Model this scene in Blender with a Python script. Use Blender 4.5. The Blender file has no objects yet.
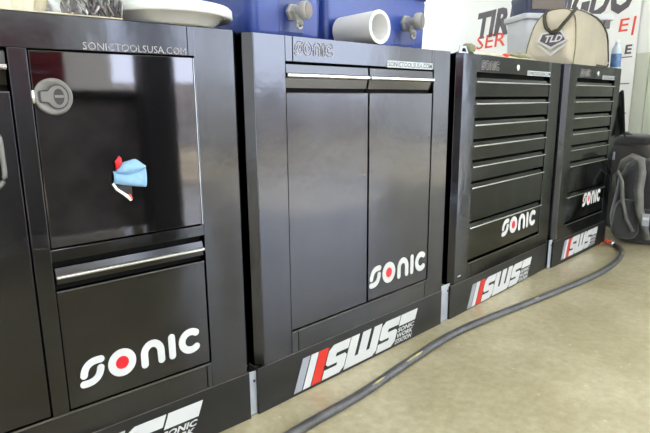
import bpy, bmesh, math, random
from mathutils import Vector, Matrix, noise
PI = math.pi
random.seed(7)
sc = bpy.context.scene
COL = sc.collection

# ------------------------------------------------------------------ materials
def mat(name, col, rough=.5, metal=0., spec=.5, nscale=0, namt=0., bump=0., bscale=40, stretch=None,
        rvar=0., alpha=None, coat=0., trans=0., sub=0., sheen=0.):
    m = bpy.data.materials.new(name); m.use_nodes = True
    nt = m.node_tree; b = nt.nodes['Principled BSDF']
    b.inputs['Base Color'].default_value = (*col, 1); b.inputs['Roughness'].default_value = rough
    b.inputs['Metallic'].default_value = metal; b.inputs['Specular IOR Level'].default_value = spec
    b.inputs['Coat Weight'].default_value = coat; b.inputs['Transmission Weight'].default_value = trans
    b.inputs['Sheen Weight'].default_value = sheen
    if trans: b.inputs['IOR'].default_value = 1.2
    tc = nt.nodes.new('ShaderNodeTexCoord'); mp = nt.nodes.new('ShaderNodeMapping')
    nt.links.new(tc.outputs['Object'], mp.inputs['Vector'])
    if stretch: mp.inputs['Scale'].default_value = stretch
    n = nt.nodes.new('ShaderNodeTexNoise'); n.inputs['Scale'].default_value = nscale or 8
    n.inputs['Detail'].default_value = 6
    nt.links.new(mp.outputs['Vector'], n.inputs['Vector'])
    mr = nt.nodes.new('ShaderNodeMapRange'); mr.inputs['From Min'].default_value = .3; mr.inputs['From Max'].default_value = .7
    mr.inputs['To Min'].default_value = 1 - namt; mr.inputs['To Max'].default_value = 1 + namt
    nt.links.new(n.outputs['Fac'], mr.inputs['Value'])
    mx = nt.nodes.new('ShaderNodeVectorMath'); mx.operation = 'SCALE'; mx.inputs[0].default_value = col
    nt.links.new(mr.outputs['Result'], mx.inputs['Scale']); nt.links.new(mx.outputs['Vector'], b.inputs['Base Color'])
    if rvar:
        r2 = nt.nodes.new('ShaderNodeMapRange'); r2.inputs['From Min'].default_value = .3; r2.inputs['From Max'].default_value = .7
        r2.inputs['To Min'].default_value = max(0.01, rough - rvar); r2.inputs['To Max'].default_value = rough + rvar
        nt.links.new(n.outputs['Fac'], r2.inputs['Value']); nt.links.new(r2.outputs['Result'], b.inputs['Roughness'])
    if bump:
        n2 = nt.nodes.new('ShaderNodeTexNoise'); n2.inputs['Scale'].default_value = bscale; n2.inputs['Detail'].default_value = 4
        nt.links.new(mp.outputs['Vector'], n2.inputs['Vector'])
        bp = nt.nodes.new('ShaderNodeBump'); bp.inputs['Strength'].default_value = bump; bp.inputs['Distance'].default_value = .01
        nt.links.new(n2.outputs['Fac'], bp.inputs['Height']); nt.links.new(bp.outputs['Normal'], b.inputs['Normal'])
    return m

M = dict(
    black=mat('black_enamel', (.074, .075, .086), .15, metal=1., nscale=3, namt=.14, rvar=.06, bump=.22, bscale=5),
    gloss=mat('mirror_black_glass', (.100, .096, .106), .05, metal=1., bump=.02, bscale=6),
    drawer=mat('drawer_black', (.066, .066, .070), .10, metal=1., nscale=4, namt=.1, rvar=.04, bump=.06, bscale=6),
    steel=mat('steel_black', (.018, .018, .020), .16, spec=1., nscale=3, namt=.1, rvar=.06, bump=.02, bscale=6),
    plinth=mat('plinth_black', (.012, .012, .012), .42, spec=.45, nscale=20, namt=.15),
    inside=mat('recess_dark', (.004, .004, .004), .8, spec=.1),
    rim=mat('lit_rim', (.13, .12, .11), .35, metal=.6),
    alu=mat('aluminium', (.86, .87, .9), .22, metal=1., stretch=(1, 30, 30), nscale=20, namt=.06),
    band=mat('handle_band', (.065, .065, .07), .16, metal=1.),
    zinc=mat('zinc_plate', (.42, .45, .52), .38, metal=.35, nscale=14, namt=.12),
    white=mat('white_vinyl', (.56, .57, .585), .4),
    grey=mat('grey_vinyl', (.30, .32, .37), .4),
    red=mat('red_vinyl', (.58, .025, .015), .4),
    dot=mat('dot_red', (.56, .008, .018), .4),
    line=mat('outline_silver', (.30, .285, .295), .4),
    pale=mat('pale_label', (.38, .42, .44), .4),
    latch=mat('latch_grey', (.155, .15, .145), .36, metal=.2, spec=.5),
    latch_d=mat('latch_dark', (.03, .03, .03), .3),
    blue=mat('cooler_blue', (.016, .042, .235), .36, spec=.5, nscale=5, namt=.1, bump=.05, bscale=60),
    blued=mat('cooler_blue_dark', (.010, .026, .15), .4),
    tap=mat('tap_grey', (.30, .30, .30), .4, bump=.05),
    tapcap=mat('tap_cap', (.19, .165, .155), .5, bump=.3, bscale=220),
    plastic=mat('white_plastic', (.66, .67, .70), .35, spec=.5),
    tube=mat('tube_white', (.70, .70, .71), .45),
    tissue=mat('tissue', (.9, .89, .86), .9, bump=.2, bscale=60),
    cream=mat('cream_film', (.52, .47, .36), .3, nscale=10, namt=.12, bump=.2, bscale=30),
    film=mat('grey_film', (.36, .35, .36), .25, nscale=60, namt=.3),
    filmd=mat('dark_film', (.08, .07, .08), .3, nscale=60, namt=.3),
    tote=mat('tote_grey', (.50, .51, .56), .5, nscale=5, namt=.05),
    tote_d=mat('tote_dark', (.10, .09, .10), .5),
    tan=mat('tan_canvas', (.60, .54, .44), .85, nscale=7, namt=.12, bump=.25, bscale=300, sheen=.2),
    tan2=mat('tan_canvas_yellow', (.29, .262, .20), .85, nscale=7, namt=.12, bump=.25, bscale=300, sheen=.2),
    strap=mat('strap_dark', (.06, .055, .04), .8, bump=.4, bscale=200),
    olive=mat('olive_cloth', (.20, .20, .12), .85, nscale=30, namt=.3),
    navy=mat('navy_crate', (.028, .038, .09), .45),
    brown=mat('brown_inside', (.12, .09, .085), .6),
    bagblack=mat('bag_black', (.016, .016, .019), .72, nscale=18, namt=.25, bump=.3, bscale=120, sheen=.3),
    baggrey=mat('bag_grey', (.035, .035, .038), .75, nscale=15, namt=.2, bump=.3, bscale=150, sheen=.3),
    bagstrap=mat('bag_strap', (.15, .15, .145), .7, nscale=20, namt=.2, bump=.3, bscale=200),
    duffel=mat('duffel', (.05, .046, .046), .8, nscale=12, namt=.2, bump=.3, bscale=150),
    hose=mat('hose_rubber', (.06, .06, .065), .42, spec=.5, nscale=25, namt=.35, bump=.25, bscale=110),
    yellow=mat('yellow_mark', (.42, .36, .14), .5, nscale=60, namt=.3),
    orange=mat('orange_cable', (.75, .16, .05), .45),
    wallw=mat('white_paint', (.86, .87, .86), .6, nscale=2, namt=.02),
    wains=mat('ribbed_panel', (.60, .63, .54), .55, nscale=3, namt=.04),
    ban=mat('banner_vinyl', (.90, .90, .90), .4, nscale=3, namt=.02),
    banink=mat('banner_grey', (.10, .085, .10), .5),
    banred=mat('banner_red', (.75, .07, .04), .5),
    ceil=mat('ceiling_paint', (.75, .76, .76), .8),
    frame=mat('door_frame', (.10, .10, .11), .5),
    bench=mat('bench_grey', (.34, .32, .32), .6, nscale=6, namt=.5),
    dark=mat('dark_cloth', (.018, .020, .022), .8, bump=.3, bscale=120),
    bluerefl=mat('blue_reflection', (.21, .38, .58), .7, nscale=30, namt=.12),
    cyan=mat('bottle_blue', (.07, .15, .32), .25, nscale=40, namt=.3),
    bottle=mat('bottle_pale', (.42, .50, .60), .2),
    redtool=mat('red_lacquer', (.42, .06, .07), .3),
    tyre=mat('tyre_rubber', (.02, .02, .02), .8),
)
# concrete floor: polished tan screed with blotches and grit
def floor_mat():
    m = bpy.data.materials.new('polished_concrete'); m.use_nodes = True
    nt = m.node_tree; b = nt.nodes['Principled BSDF']; L = nt.links.new
    tc = nt.nodes.new('ShaderNodeTexCoord')
    def nz(s, d=6):
        n = nt.nodes.new('ShaderNodeTexNoise'); n.inputs['Scale'].default_value = s; n.inputs['Detail'].default_value = d
        n.inputs['Roughness'].default_value = .65
        L(tc.outputs['Object'], n.inputs['Vector']); return n
    a = nz(2.2); c = nz(38, 8); g = nz(150, 3)
    r = nt.nodes.new('ShaderNodeValToRGB'); r.color_ramp.elements[0].position = .3; r.color_ramp.elements[1].position = .72
    r.color_ramp.elements[0].color = (.325, .285, .175, 1); r.color_ramp.elements[1].color = (.50, .455, .325, 1)
    L(a.outputs['Fac'], r.inputs['Fac'])
    r2 = nt.nodes.new('ShaderNodeValToRGB'); r2.color_ramp.elements[0].position = .32; r2.color_ramp.elements[1].position = .68
    r2.color_ramp.elements[0].color = (.72, .70, .66, 1); r2.color_ramp.elements[1].color = (1.22, 1.22, 1.22, 1)
    L(c.outputs['Fac'], r2.inputs['Fac'])
    mx = nt.nodes.new('ShaderNodeMix'); mx.data_type = 'RGBA'; mx.blend_type = 'MULTIPLY'; mx.inputs['Factor'].default_value = .45
    L(r.outputs['Color'], mx.inputs['A']); L(r2.outputs['Color'], mx.inputs['B'])
    v = nt.nodes.new('ShaderNodeTexVoronoi'); v.inputs['Scale'].default_value = 16
    L(tc.outputs['Object'], v.inputs['Vector'])
    lt = nt.nodes.new('ShaderNodeMath'); lt.operation = 'LESS_THAN'; lt.inputs[1].default_value = .07
    L(v.outputs['Distance'], lt.inputs[0])
    m2 = nt.nodes.new('ShaderNodeMix'); m2.data_type = 'RGBA'; m2.inputs['B'].default_value = (.62, .58, .48, 1)
    ml = nt.nodes.new('ShaderNodeMath'); ml.operation = 'MULTIPLY'; ml.inputs[1].default_value = .5
    L(lt.outputs[0], ml.inputs[0]); L(ml.outputs[0], m2.inputs['Factor'])
    L(mx.outputs['Result'], m2.inputs['A']); L(m2.outputs['Result'], b.inputs['Base Color'])
    rr = nt.nodes.new('ShaderNodeMapRange'); rr.inputs['To Min'].default_value = .08; rr.inputs['To Max'].default_value = .24
    L(a.outputs['Fac'], rr.inputs['Value']); L(rr.outputs['Result'], b.inputs['Roughness'])
    b.inputs['Specular IOR Level'].default_value = .6
    bp = nt.nodes.new('ShaderNodeBump'); bp.inputs['Strength'].default_value = .05; bp.inputs['Distance'].default_value = .01
    L(g.outputs['Fac'], bp.inputs['Height']); L(bp.outputs['Normal'], b.inputs['Normal'])
    return m
M['floor'] = floor_mat()

# ------------------------------------------------------------------ builders
class MB:
    """collects shapes, links them as ONE mesh object"""
    def __init__(s): s.v = []; s.f = []; s.m = []; s.ms = []; s.T = Matrix()
    def mi(s, m):
        if m not in s.ms: s.ms.append(m)
        return s.ms.index(m)
    def add(s, vs, fs, m):
        o = len(s.v); s.v += [s.T @ Vector(p) for p in vs]
        s.f += [[o + i for i in f] for f in fs]; k = s.mi(m); s.m += [k] * len(fs); return s
    def box(s, x0, x1, y0, y1, z0, z1, m):
        vs = [(x, y, z) for z in (z0, z1) for y in (y0, y1) for x in (x0, x1)]
        return s.add(vs, [(0, 2, 3, 1), (4, 5, 7, 6), (0, 1, 5, 4), (2, 6, 7, 3), (0, 4, 6, 2), (1, 3, 7, 5)], m)
    def prism(s, pts, a, b, m, axis='z'):
        """outline pts (2D) swept from a to b. axis z: (x,y)->xy ; y: (x,z) ; x: (y,z)"""
        n = len(pts)
        def P(p, t): return (p[0], p[1], t) if axis == 'z' else ((p[0], t, p[1]) if axis == 'y' else (t, p[0], p[1]))
        vs = [P(p, a) for p in pts] + [P(p, b) for p in pts]
        fs = [list(range(n))[::-1], list(range(n, 2 * n))] + [(i, (i + 1) % n, n + (i + 1) % n, n + i) for i in range(n)]
        return s.add(vs, fs, m)
    def lathe(s, prof, m, n=32, ang=2 * PI, T=None):
        """prof (r,z) turned about z"""
        vs = []; fs = []
        for k in range(n):
            a = ang * k / n
            for r, z in prof: vs.append((r * math.cos(a), r * math.sin(a), z))
        L = len(prof)
        for k in range(n):
            k2 = (k + 1) % n
            for i in range(L - 1): fs.append((k * L + i, k2 * L + i, k2 * L + i + 1, k * L + i + 1))
        old = s.T
        if T is not None: s.T = old @ T
        s.add(vs, fs, m); s.T = old; return s
    def tube(s, pts, r, m, n=10, cap=True, flat=None):
        pts = [Vector(p) for p in pts]; N = len(pts); vs = []; fs = []
        up = Vector((0, 0, 1))
        for i, p in enumerate(pts):
            t = (pts[min(i + 1, N - 1)] - pts[max(i - 1, 0)]).normalized()
            u = up if abs(t.dot(up)) < .95 else Vector((1, 0, 0))
            a = t.cross(u).normalized(); b = a.cross(t).normalized()
            rr = r[i] if isinstance(r, (list, tuple)) else r
            f = flat or 1
            for k in range(n):
                q = 2 * PI * k / n; vs.append(p + a * rr * math.cos(q) + b * rr * f * math.sin(q))
        for i in range(N - 1):
            for k in range(n):
                fs.append((i * n + k, i * n + (k + 1) % n, (i + 1) * n + (k + 1) % n, (i + 1) * n + k))
        if cap: fs += [list(range(n))[::-1], [(N - 1) * n + k for k in range(n)]]
        return s.add(vs, fs, m)
    def grid(s, fn, nu, nv, m, wrap=False):
        vs = [fn(i / (nu if wrap else nu - 1), j / (nv - 1)) for i in range(nu) for j in range(nv)]; fs = []
        for i in range(nu if wrap else nu - 1):
            i2 = (i + 1) % nu
            for j in range(nv - 1): fs.append((i * nv + j, i2 * nv + j, i2 * nv + j + 1, i * nv + j + 1))
        return s.add(vs, fs, m)
    def build(s, name, parent=None, smooth=False, bevel=0, seg=2, sub=0, solid=0, fix=True):
        me = bpy.data.meshes.new(name); me.from_pydata([tuple(v) for v in s.v], [], s.f)
        for m in s.ms: me.materials.append(m)
        me.polygons.foreach_set('material_index', s.m)
        if fix:
            bm = bmesh.new(); bm.from_mesh(me); bmesh.ops.recalc_face_normals(bm, faces=bm.faces); bm.to_mesh(me); bm.free()
        if smooth: me.polygons.foreach_set('use_smooth', [True] * len(me.polygons))
        me.update()
        o = bpy.data.objects.new(name, me); COL.objects.link(o)
        if parent: o.parent = parent
        if solid:
            d = o.modifiers.new('Solid', 'SOLIDIFY'); d.thickness = solid
        if bevel:
            d = o.modifiers.new('Bevel', 'BEVEL'); d.width = bevel; d.segments = seg; d.limit_method = 'ANGLE'; d.angle_limit = .6
        if sub:
            d = o.modifiers.new('Sub', 'SUBSURF'); d.levels = sub; d.render_levels = sub
        return o

def tag(o, label=None, cat=None, group=None, kind=None):
    if label: o['label'] = label
    if cat: o['category'] = cat
    if group: o['group'] = group
    if kind: o['kind'] = kind
    return o
def empty(name, loc, rz=0, label=None, cat=None, group=None):
    o = bpy.data.objects.new(name, None); COL.objects.link(o); o.location = loc; o.rotation_euler = (0, 0, rz)
    o.empty_display_size = .1
    return tag(o, label, cat, group)

def stroke(pts, w, n=8):
    """outline of a round-capped pen stroke in 2D"""
    P = [Vector(p) for p in pts]; Lf = []; Rt = []
    for i, p in enumerate(P):
        t = (P[min(i + 1, len(P) - 1)] - P[max(i - 1, 0)]).normalized(); q = Vector((-t.y, t.x)) * w / 2
        Lf.append(p + q); Rt.append(p - q)
    def cap(c, a):
        return [c + Vector((math.cos(a - k * PI / n), math.sin(a - k * PI / n))) * w / 2 for k in range(1, n)]
    te = (P[-1] - P[-2]).normalized(); ae = math.atan2(te.x, -te.y)
    ts = (P[0] - P[1]).normalized(); as_ = math.atan2(ts.x, -ts.y)
    return [tuple(v) for v in Lf + cap(P[-1], ae) + Rt[::-1] + cap(P[0], as_)]
def arc(cx, cy, rx, ry, a0, a1, n=12):
    return [(cx + rx * math.cos(math.radians(a0 + (a1 - a0) * k / n)), cy + ry * math.sin(math.radians(a0 + (a1 - a0) * k / n))) for k in range(n + 1)]

def qb(a, c, b, n=10):
    a, c, b = Vector(a), Vector(c), Vector(b)
    return [tuple(a * (1 - t) ** 2 + c * 2 * t * (1 - t) + b * t * t) for t in (k / n for k in range(n + 1))]
def sonic_shapes():
    """the round-ended S O N I C word mark, unit height, width about 4.4"""
    w = .27; A = []
    A.append(stroke(qb((.75, .865), (.22, .93), (.15, .44)), .245))       # upper S hook
    A.append(stroke(qb((.72, .56), (.65, .07), (.12, .135)), .245))        # lower S hook
    ox = 1.0
    A.append(stroke([(2.28, .14), (2.28, .45)] + arc(2.60, .50, .32, .36, 170, 10, 10) + [(2.92, .45), (2.92, .14)], w))
    A.append(stroke([(3.36, .14), (3.36, .5), (3.36, .86)], w))
    A.append(stroke(arc(4.14, .50, .37, .36, 52, 308, 18), w))
    ring = (1.47, .50, .50, .235)
    return A, ring
def sonic_logo(x0, x1, z0, z1, y, outline=False):
    A, (cx, cz, ro, ri) = sonic_shapes(); sx = (x1 - x0) / 4.5; sz = (z1 - z0)
    mb = MB()
    def tr(p): return (x0 + p[0] * sx, z0 + p[1] * sz)
    if not outline:
        for s in A: mb.prism([tr(p) for p in s], y, y - .0012, M['white'], 'y')
        n = 28; vo = []
        c = [(math.cos(2 * PI * k / n), math.sin(2 * PI * k / n)) for k in range(n)]
        for yy in (y, y - .0012):
            for r in (ro, ri):
                for a, b in c:
                    X, Z = tr((cx + a * r, cz + b * r)); vo.append((X, yy, Z))
        fs = []
        for k in range(n):
            j = (k + 1) % n
            fs += [(2 * n + k, 2 * n + j, 3 * n + j, 3 * n + k), (k, j, 2 * n + j, 2 * n + k), (n + k, n + j, 3 * n + j, 3 * n + k)]
        mb.add(vo, fs, M['white'])
        mb.prism([tr((cx + a * ri, cz + b * ri)) for a, b in c], y, y - .001, M['dot'], 'y')
    else:
        n = 28; loops = [[tr(p) for p in s] for s in A]
        for r in (ro, ri): loops.append([tr((cx + math.cos(2 * PI * k / n) * r, cz + math.sin(2 * PI * k / n) * r)) for k in range(n)])
        for l in loops:
            pts = [(p[0], y - .0004, p[1]) for p in l]; pts.append(pts[0]); pts.append(pts[1])
            mb.tube(pts, .0011, M['line'], 5, cap=False)
    return mb

def text2d(txt, x0, x1, z0, z1, shear=0, off=0., res=2):
    cu = bpy.data.curves.new('t', 'FONT'); cu.body = txt; cu.resolution_u = res; cu.offset = off
    o = bpy.data.objects.new('t', cu); COL.objects.link(o)
    bpy.context.view_layer.update()
    me = bpy.data.meshes.new_from_object(o.evaluated_get(bpy.context.evaluated_depsgraph_get()))
    vs = [v.co.copy() for v in me.vertices]; fs = [list(p.vertices) for p in me.polygons]
    bpy.data.objects.remove(o); bpy.data.curves.remove(cu); bpy.data.meshes.remove(me)
    ax = min(v.x for v in vs); bx = max(v.x for v in vs); ay = min(v.y for v in vs); by = max(v.y for v in vs)
    out = []
    for v in vs:
        q = (v.y - ay) / (by - ay)
        out.append((x0 + (v.x - ax) / (bx - ax) * (x1 - x0) + shear * q, z0 + q * (z1 - z0)))
    return out, fs
def add_text(mb, m, y, *a, **k):
    vs, fs = text2d(*a, **k)
    mb.add([(x, y, z) for x, z in vs], fs, m)

def sws_sticker(x0, z0, W, H, y):
    """slanted bars, block letters and three small lines of writing"""
    mb = MB(); sh = .068 * W
    def X(u): return x0 + u * W
    def P(pts, m):
        mb.prism([(X(u) + sh * v, z0 + v * H) for u, v in pts], y, y - .0012, m, 'y')
    def bar(a, b, m, v0=0, v1=1): P([(a, v0), (b, v0), (b, v1), (a, v1)], m)
    bar(0, .053, M['grey']); bar(.062, .115, M['white']); bar(.122, .192, M['red'])
    def S(a, b):
        w = b - a
        P([(a, 0), (b - .18 * w, 0), (b, .14), (b, .50), (b - .12 * w, .58), (a + .42 * w, .58), (a + .42 * w, .70), (b, .70), (b, 1),
           (a + .18 * w, 1), (a, .86), (a, .46), (a + .12 * w, .38), (a + .58 * w, .38), (a + .58 * w, .28), (a, .28)], M['white'])
    S(.202, .366)
    a, b = .373, .646; w = b - a
    P([(a, 0), (b - .10 * w, 0), (b, .12), (b, 1), (b - .26 * w, 1), (b - .26 * w, .30), (b - .37 * w, .30), (b - .37 * w, 1), (b - .63 * w, 1),
       (b - .63 * w, .30), (b - .74 * w, .30), (b - .74 * w, 1), (a, 1)], M['white'])
    S(.655, .825)
    bar(.835, 1., M['white'], .62, 1)
    for k, t in enumerate(('SONIC', 'WORK', 'STATION')):
        v1 = .56 - k * .20; v0 = v1 - .165
        add_text(mb, M['white'], y - .0008, t, X(.835) + sh * v0, X(1.) + sh * v0, z0 + v0 * H, z0 + v1 * H, shear=sh * (v1 - v0), off=.035)
    return mb

# ------------------------------------------------------------------ tool cabinets
H, B, T, LO = 1.0, .137, .937, .203      # top, plinth top, opening top and bottom
CH = .02; DEP = .52
def cabinet(name, x, y, rz, W, openings, seams, label, taper=0.):
    """openings: list of (x0,x1,z0,z1) cut in the front"""
    r = empty(name, (x, y, 0), rz, label, 'tool cabinet', 'black workshop tool cabinets in a row')
    mb = MB(); bk = M['black']
    xs0 = openings[0][0]; xs1 = openings[-1][1]
    fr = .028                                            # depth of the front frame
    s0, s1 = seams
    mb.prism([(-CH, CH), (0, 0), (xs0, 0), (xs0, fr), (xs0 - .002, DEP), (-CH, DEP)], B, H, bk)
    mb.prism([(xs1, 0), (W, 0), (W + CH, CH), (W + CH - taper, DEP), (xs1 + .002, DEP), (xs1, fr)], B, H, bk)
    mb.box(xs0, s0 - .0009, 0, fr, T, H, bk); mb.box(s1 + .0009, xs1, 0, fr, T, H, bk)
    mb.box(s0 + .0009, s1 - .0009, 0.0004, fr, T, H, bk)
    mb.box(xs0, s0 - .0009, 0, fr, B, LO, bk); mb.box(s1 + .0009, xs1, 0, fr, B, LO, bk)
    mb.box(s0 + .0009, s1 - .0009, 0.0004, fr, B, LO, bk)
    mb.box(xs0, xs1, fr, fr + .006, T - .02, H - .001, M['inside'])
    mb.box(xs0, xs1, fr, fr + .006, B + .001, LO + .012, M['inside'])
    mb.box(xs0, xs1, DEP - .02, DEP, B, H, M['inside'])
    mb.box(xs0, xs1, fr, DEP - .02, H - .004, H, bk)
    mb.box(xs0, xs1, fr, DEP - .02, B, B + .004, M['inside'])
    for k in range(len(openings) - 1):                   # dividers between the bays
        a = openings[k][1]; b = openings[k + 1][0]
        if b - a > .004: mb.box(a, b, 0, fr, LO, T, bk)
    mb.box(xs0, xs1, .10, .104, B, H, M['inside'])       # dark liner behind the fronts
    b = mb.build('body', r, bevel=.0012, seg=2)
    mb = MB()                                            # thin lip, paler colour stands for the lit lower edge of the opening
    mb.box(xs0 + .002, xs1 - .002, -.0012, .003, LO - .0035, LO, M['rim'])
    mb.build('opening_lip', r)
    return r
def plinth(r, W, sws=None, lx=-.0225, rx=.010):
    mb = MB(); p = M['plinth']
    mb.box(lx, W + rx, .001, .012, .001, B - .0012, p)
    mb.box(lx, lx + .002, .012, DEP - .03, .001, B - .0012, p); mb.box(W + rx - .002, W + rx, .012, .10, .001, B - .0012, p)
    mb.box(lx, W + rx, .0002, .0125, B - .0026, B - .0012, M['rim'])
    pl = mb.build('plinth', r, bevel=.0008, seg=1)
    if sws: sws_sticker(*sws, .0008).build('sticker', pl)
    return pl
def door_handle(parent, x0, x1, t=T):
    """full-width folded grip: top band, bright bar, hollow lower band"""
    mb = MB(); g = .0035
    mb.prism([(.010, t - .006), (.004, t - .006), (.002, t - .028), (.012, t - .028)], x0 + g, x1 - g, M['band'], 'x')
    mb.prism([(.012, t - .040), (.005, t - .040), (.011, t - .066), (.018, t - .066)], x0 + g, x1 - g, M['band'], 'x')
    mb.prism([(.014, t - .028), (-.002, t - .028), (-.006, t - .031), (-.006, t - .036), (-.002, t - .0395), (.014, t - .0395)], x0 + g, x1 - g, M['alu'], 'x')
    mb.box(x0 + g, x1 - g, .018, .03, t - .08, t - .003, M['inside'])
    return mb.build('handle', parent, bevel=.0006, seg=1)
def door(r, x0, x1, mname='black', t=T, b=LO, name='door', handle=True):
    mb = MB(); g = .003; top = t - .0775 if handle else t - .003
    mb.box(x0 + g, x1 - g, .003, .024, b + .003, top, M[mname])
    if handle: mb.box(x0 + g, x1 - g, .0022, .006, top - .0022, top, M['rim'])
    d = mb.build(name, r, bevel=.0012, seg=2)
    if handle: door_handle(d, x0, x1, t)
    return d
def drawer(r, x0, x1, z0, z1, lip=.028):
    """z1 = bar height ; the lip above the bar reaches z1+lip"""
    mb = MB(); g = .0015
    mb.box(x0 + g, x1 - g, .003, .024, z0, z1 - .004, M['drawer'])
    mb.prism([(.003, z1 - .003), (.009, z1 + lip - .012), (.022, z1 + lip - .012), (.022, z1 - .003)], x0 + g, x1 - g, M['drawer'], 'x')
    mb.box(x0 + g, x1 - g, .022, .08, z0 + .004, z1 + lip - .018, M['inside'])
    d = mb.build('drawer', r, bevel=.0008, seg=1)
    mb = MB()
    mb.prism([(.008, z1 - .004), (-.003, z1 - .004), (-.006, z1 - .001), (-.005, z1 + .002), (.001, z1 + .0035), (.008, z1 + .0035)], x0 + g, x1 - g, M['alu'], 'x')
    mb.build('handle', d, bevel=.0006, seg=1)
    return d
def rail_writing(r, x0, x1, z0=.9392, z1=.9535, label_plate=False):
    mb = MB()
    if label_plate:
        mb.box(x0 - .004, x1 + .004, -.0006, .002, z0 - .003, z1 + .003, M['pale'])
        add_text(mb, M['black'], -.0009, 'SONICTOOLSUSA.COM', x0, x1, z0, z1, off=.01)
    else:
        add_text(mb, M['line'], -.0006, 'SONICTOOLSUSA.COM', x0, x1, z0, z1, off=.0)
    return mb.build('web_address', r)

# --- first cabinet: dark glass door over a deep drawer, second bay cut by the frame
W1 = .896; th1 = -.0613
c1 = cabinet('tool_cabinet', .336 - W1 * math.cos(th1), -W1 * math.sin(th1), th1, W1,
             [(.098, W1 - .465, LO, T), (W1 - .433, W1 - .100, LO, T)], (.122, W1 - .114),
             'black tool cabinet with glossy door and round latch, nearest the camera', taper=.045)
plinth(c1, W1, (W1 - .13 - .038 - .549, .0115, .549, .100), lx=-.022, rx=.008)
d = door(c1, .098, W1 - .465)
mb = MB()
ro = arc(0, .028, .030, .030, 0, 180, 12) + arc(0, -.028, .030, .030, 180, 360, 12); ro.append(ro[0])
mb.T = Matrix.Translation((W1 - .524, -.004, .742))
mb.tube([(p[0], 0, p[1]) for p in ro], .0045, M['latch'], 8, cap=False)
mb.T = Matrix()
tag(mb.build('pull_ring', d, smooth=True), 'grey oval pull ring')
# glossy door (0.558..T)
xa, xb = W1 - .433, W1 - .100
mb = MB(); mb.box(xa + .003, xb - .003, .002, .022, .558, T - .003, M['gloss'])
d = mb.build('door', c1, bevel=.0012); tag(d, 'glossy black door panel')
mb = MB(); mb.prism([(.0035, 0), (.0035, .372), (-.001, .372), (-.001, 0)], 0, .001, M['alu'], 'x')
mb = MB(); mb.box(xb - .0035, xb - .0015, -.0005, .012, .556, T - .004, M['zinc']); mb.build('edge_highlight', d, bevel=.0004)  # pale strip stands for the highlight along the door edge
mb = MB(); mb.tube([(xa + .002, -.001, .838), (xa + .002, -.001, .862)], .0032, M['alu'], 10); tag(mb.build('hinge_pin', d, smooth=True), 'small bright hinge pin')
LX, LZ = W1 - .3960, .8502
mb = MB()
R = Matrix.Translation((LX, .002, LZ)) @ Matrix.Rotation(PI / 2, 4, 'X')
mb.lathe([(0, 0), (.0335, 0), (.0345, .002), (.033, .0045), (.030, .0055), (.027, .0042), (.0, .0042)], M['latch'], 48, T=R)
la = mb.build('latch', d, smooth=True)
mb = MB(); yk = -.0026
out = [(-.024, -.010), (-.024, .010), (-.011, .011)] + arc(.006, 0, .019, .022, 150, -150, 22) + [(-.011, -.011)]
mb.prism([(LX + p[0], LZ + p[1]) for p in out], yk, yk - .003, M['latch'], 'y')
loop = [(LX + p[0], yk - .0032, LZ + p[1]) for p in out]; loop += loop[:2]
mb.tube(loop, .0012, M['latch_d'], 6, cap=False)
mb.prism([(LX + .008 + p[0], LZ + p[1]) for p in arc(0, 0, .0095, .015, 0, 345, 23)], yk - .0028, yk - .0034, M['latch_d'], 'y')
mb.prism([(LX + .0085 + p[0], LZ + p[1]) for p in [(-.008, -.002), (.008, -.002), (.008, .003), (-.008, .003)]], yk - .003, yk - .0038, M['latch'], 'y')
mb.build('latch_paddle', la)
# rail between door and drawer
mb = MB(); mb.box(xa, xb, .0006, .026, .530, .5545, M['black']); mb.build('middle_rail', c1, bevel=.001)
mb = MB(); mb.box(xa + .003, xb - .003, .003, .024, LO + .003, .4665, M['black'])
mb.box(xa + .003, xb - .003, .0022, .006, .4645, .4668, M['rim'])
dw = mb.build('drawer', c1, bevel=.001)
mb = MB()
mb.prism([(.016, .516), (.006, .516), (.001, .501), (.012, .501)], xa + .004, xb - .004, M['band'], 'x')
mb.prism([(.012, .493), (.003, .493), (.004, .481), (.016, .481)], xa + .004, xb - .004, M['band'], 'x')
mb.prism([(.012, .493), (-.002, .493), (-.006, .4955), (-.006, .499), (-.002, .5015), (.012, .5015)], xa + .004, xb - .004, M['alu'], 'x')
mb.box(xa + .003, xb - .003, .020, .03, .467, .528, M['inside'])
mb.build('handle', dw, bevel=.0006, seg=1)
sonic_logo(W1 - .4065, W1 - .1285, .2440, .3080, .0028).build('logo', dw)
rail_writing(c1, W1 - .334, W1 - .119)

# --- second cabinet: two tall doors
W2 = .834
c2 = cabinet('tool_cabinet', .394, 0, 0, W2, [(.098, .4175, LO, T), (.4195, .742, LO, T)], (.123, .728),
             'black tool cabinet with two tall doors below the blue coolers')
plinth(c2, W2, (.101, .0105, .549, .098), lx=-.0225, rx=.005)
door(c2, .098, .4185); d = door(c2, .4195, .742)
sonic_logo(.4275, .725, .2445, .316, .0028).build('logo', d)
sonic_logo(.130, .266, .9545, .9885, 0, outline=True).build('outlined_logo', c2)
rail_writing(c2, .502, .727, label_plate=True)

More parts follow.
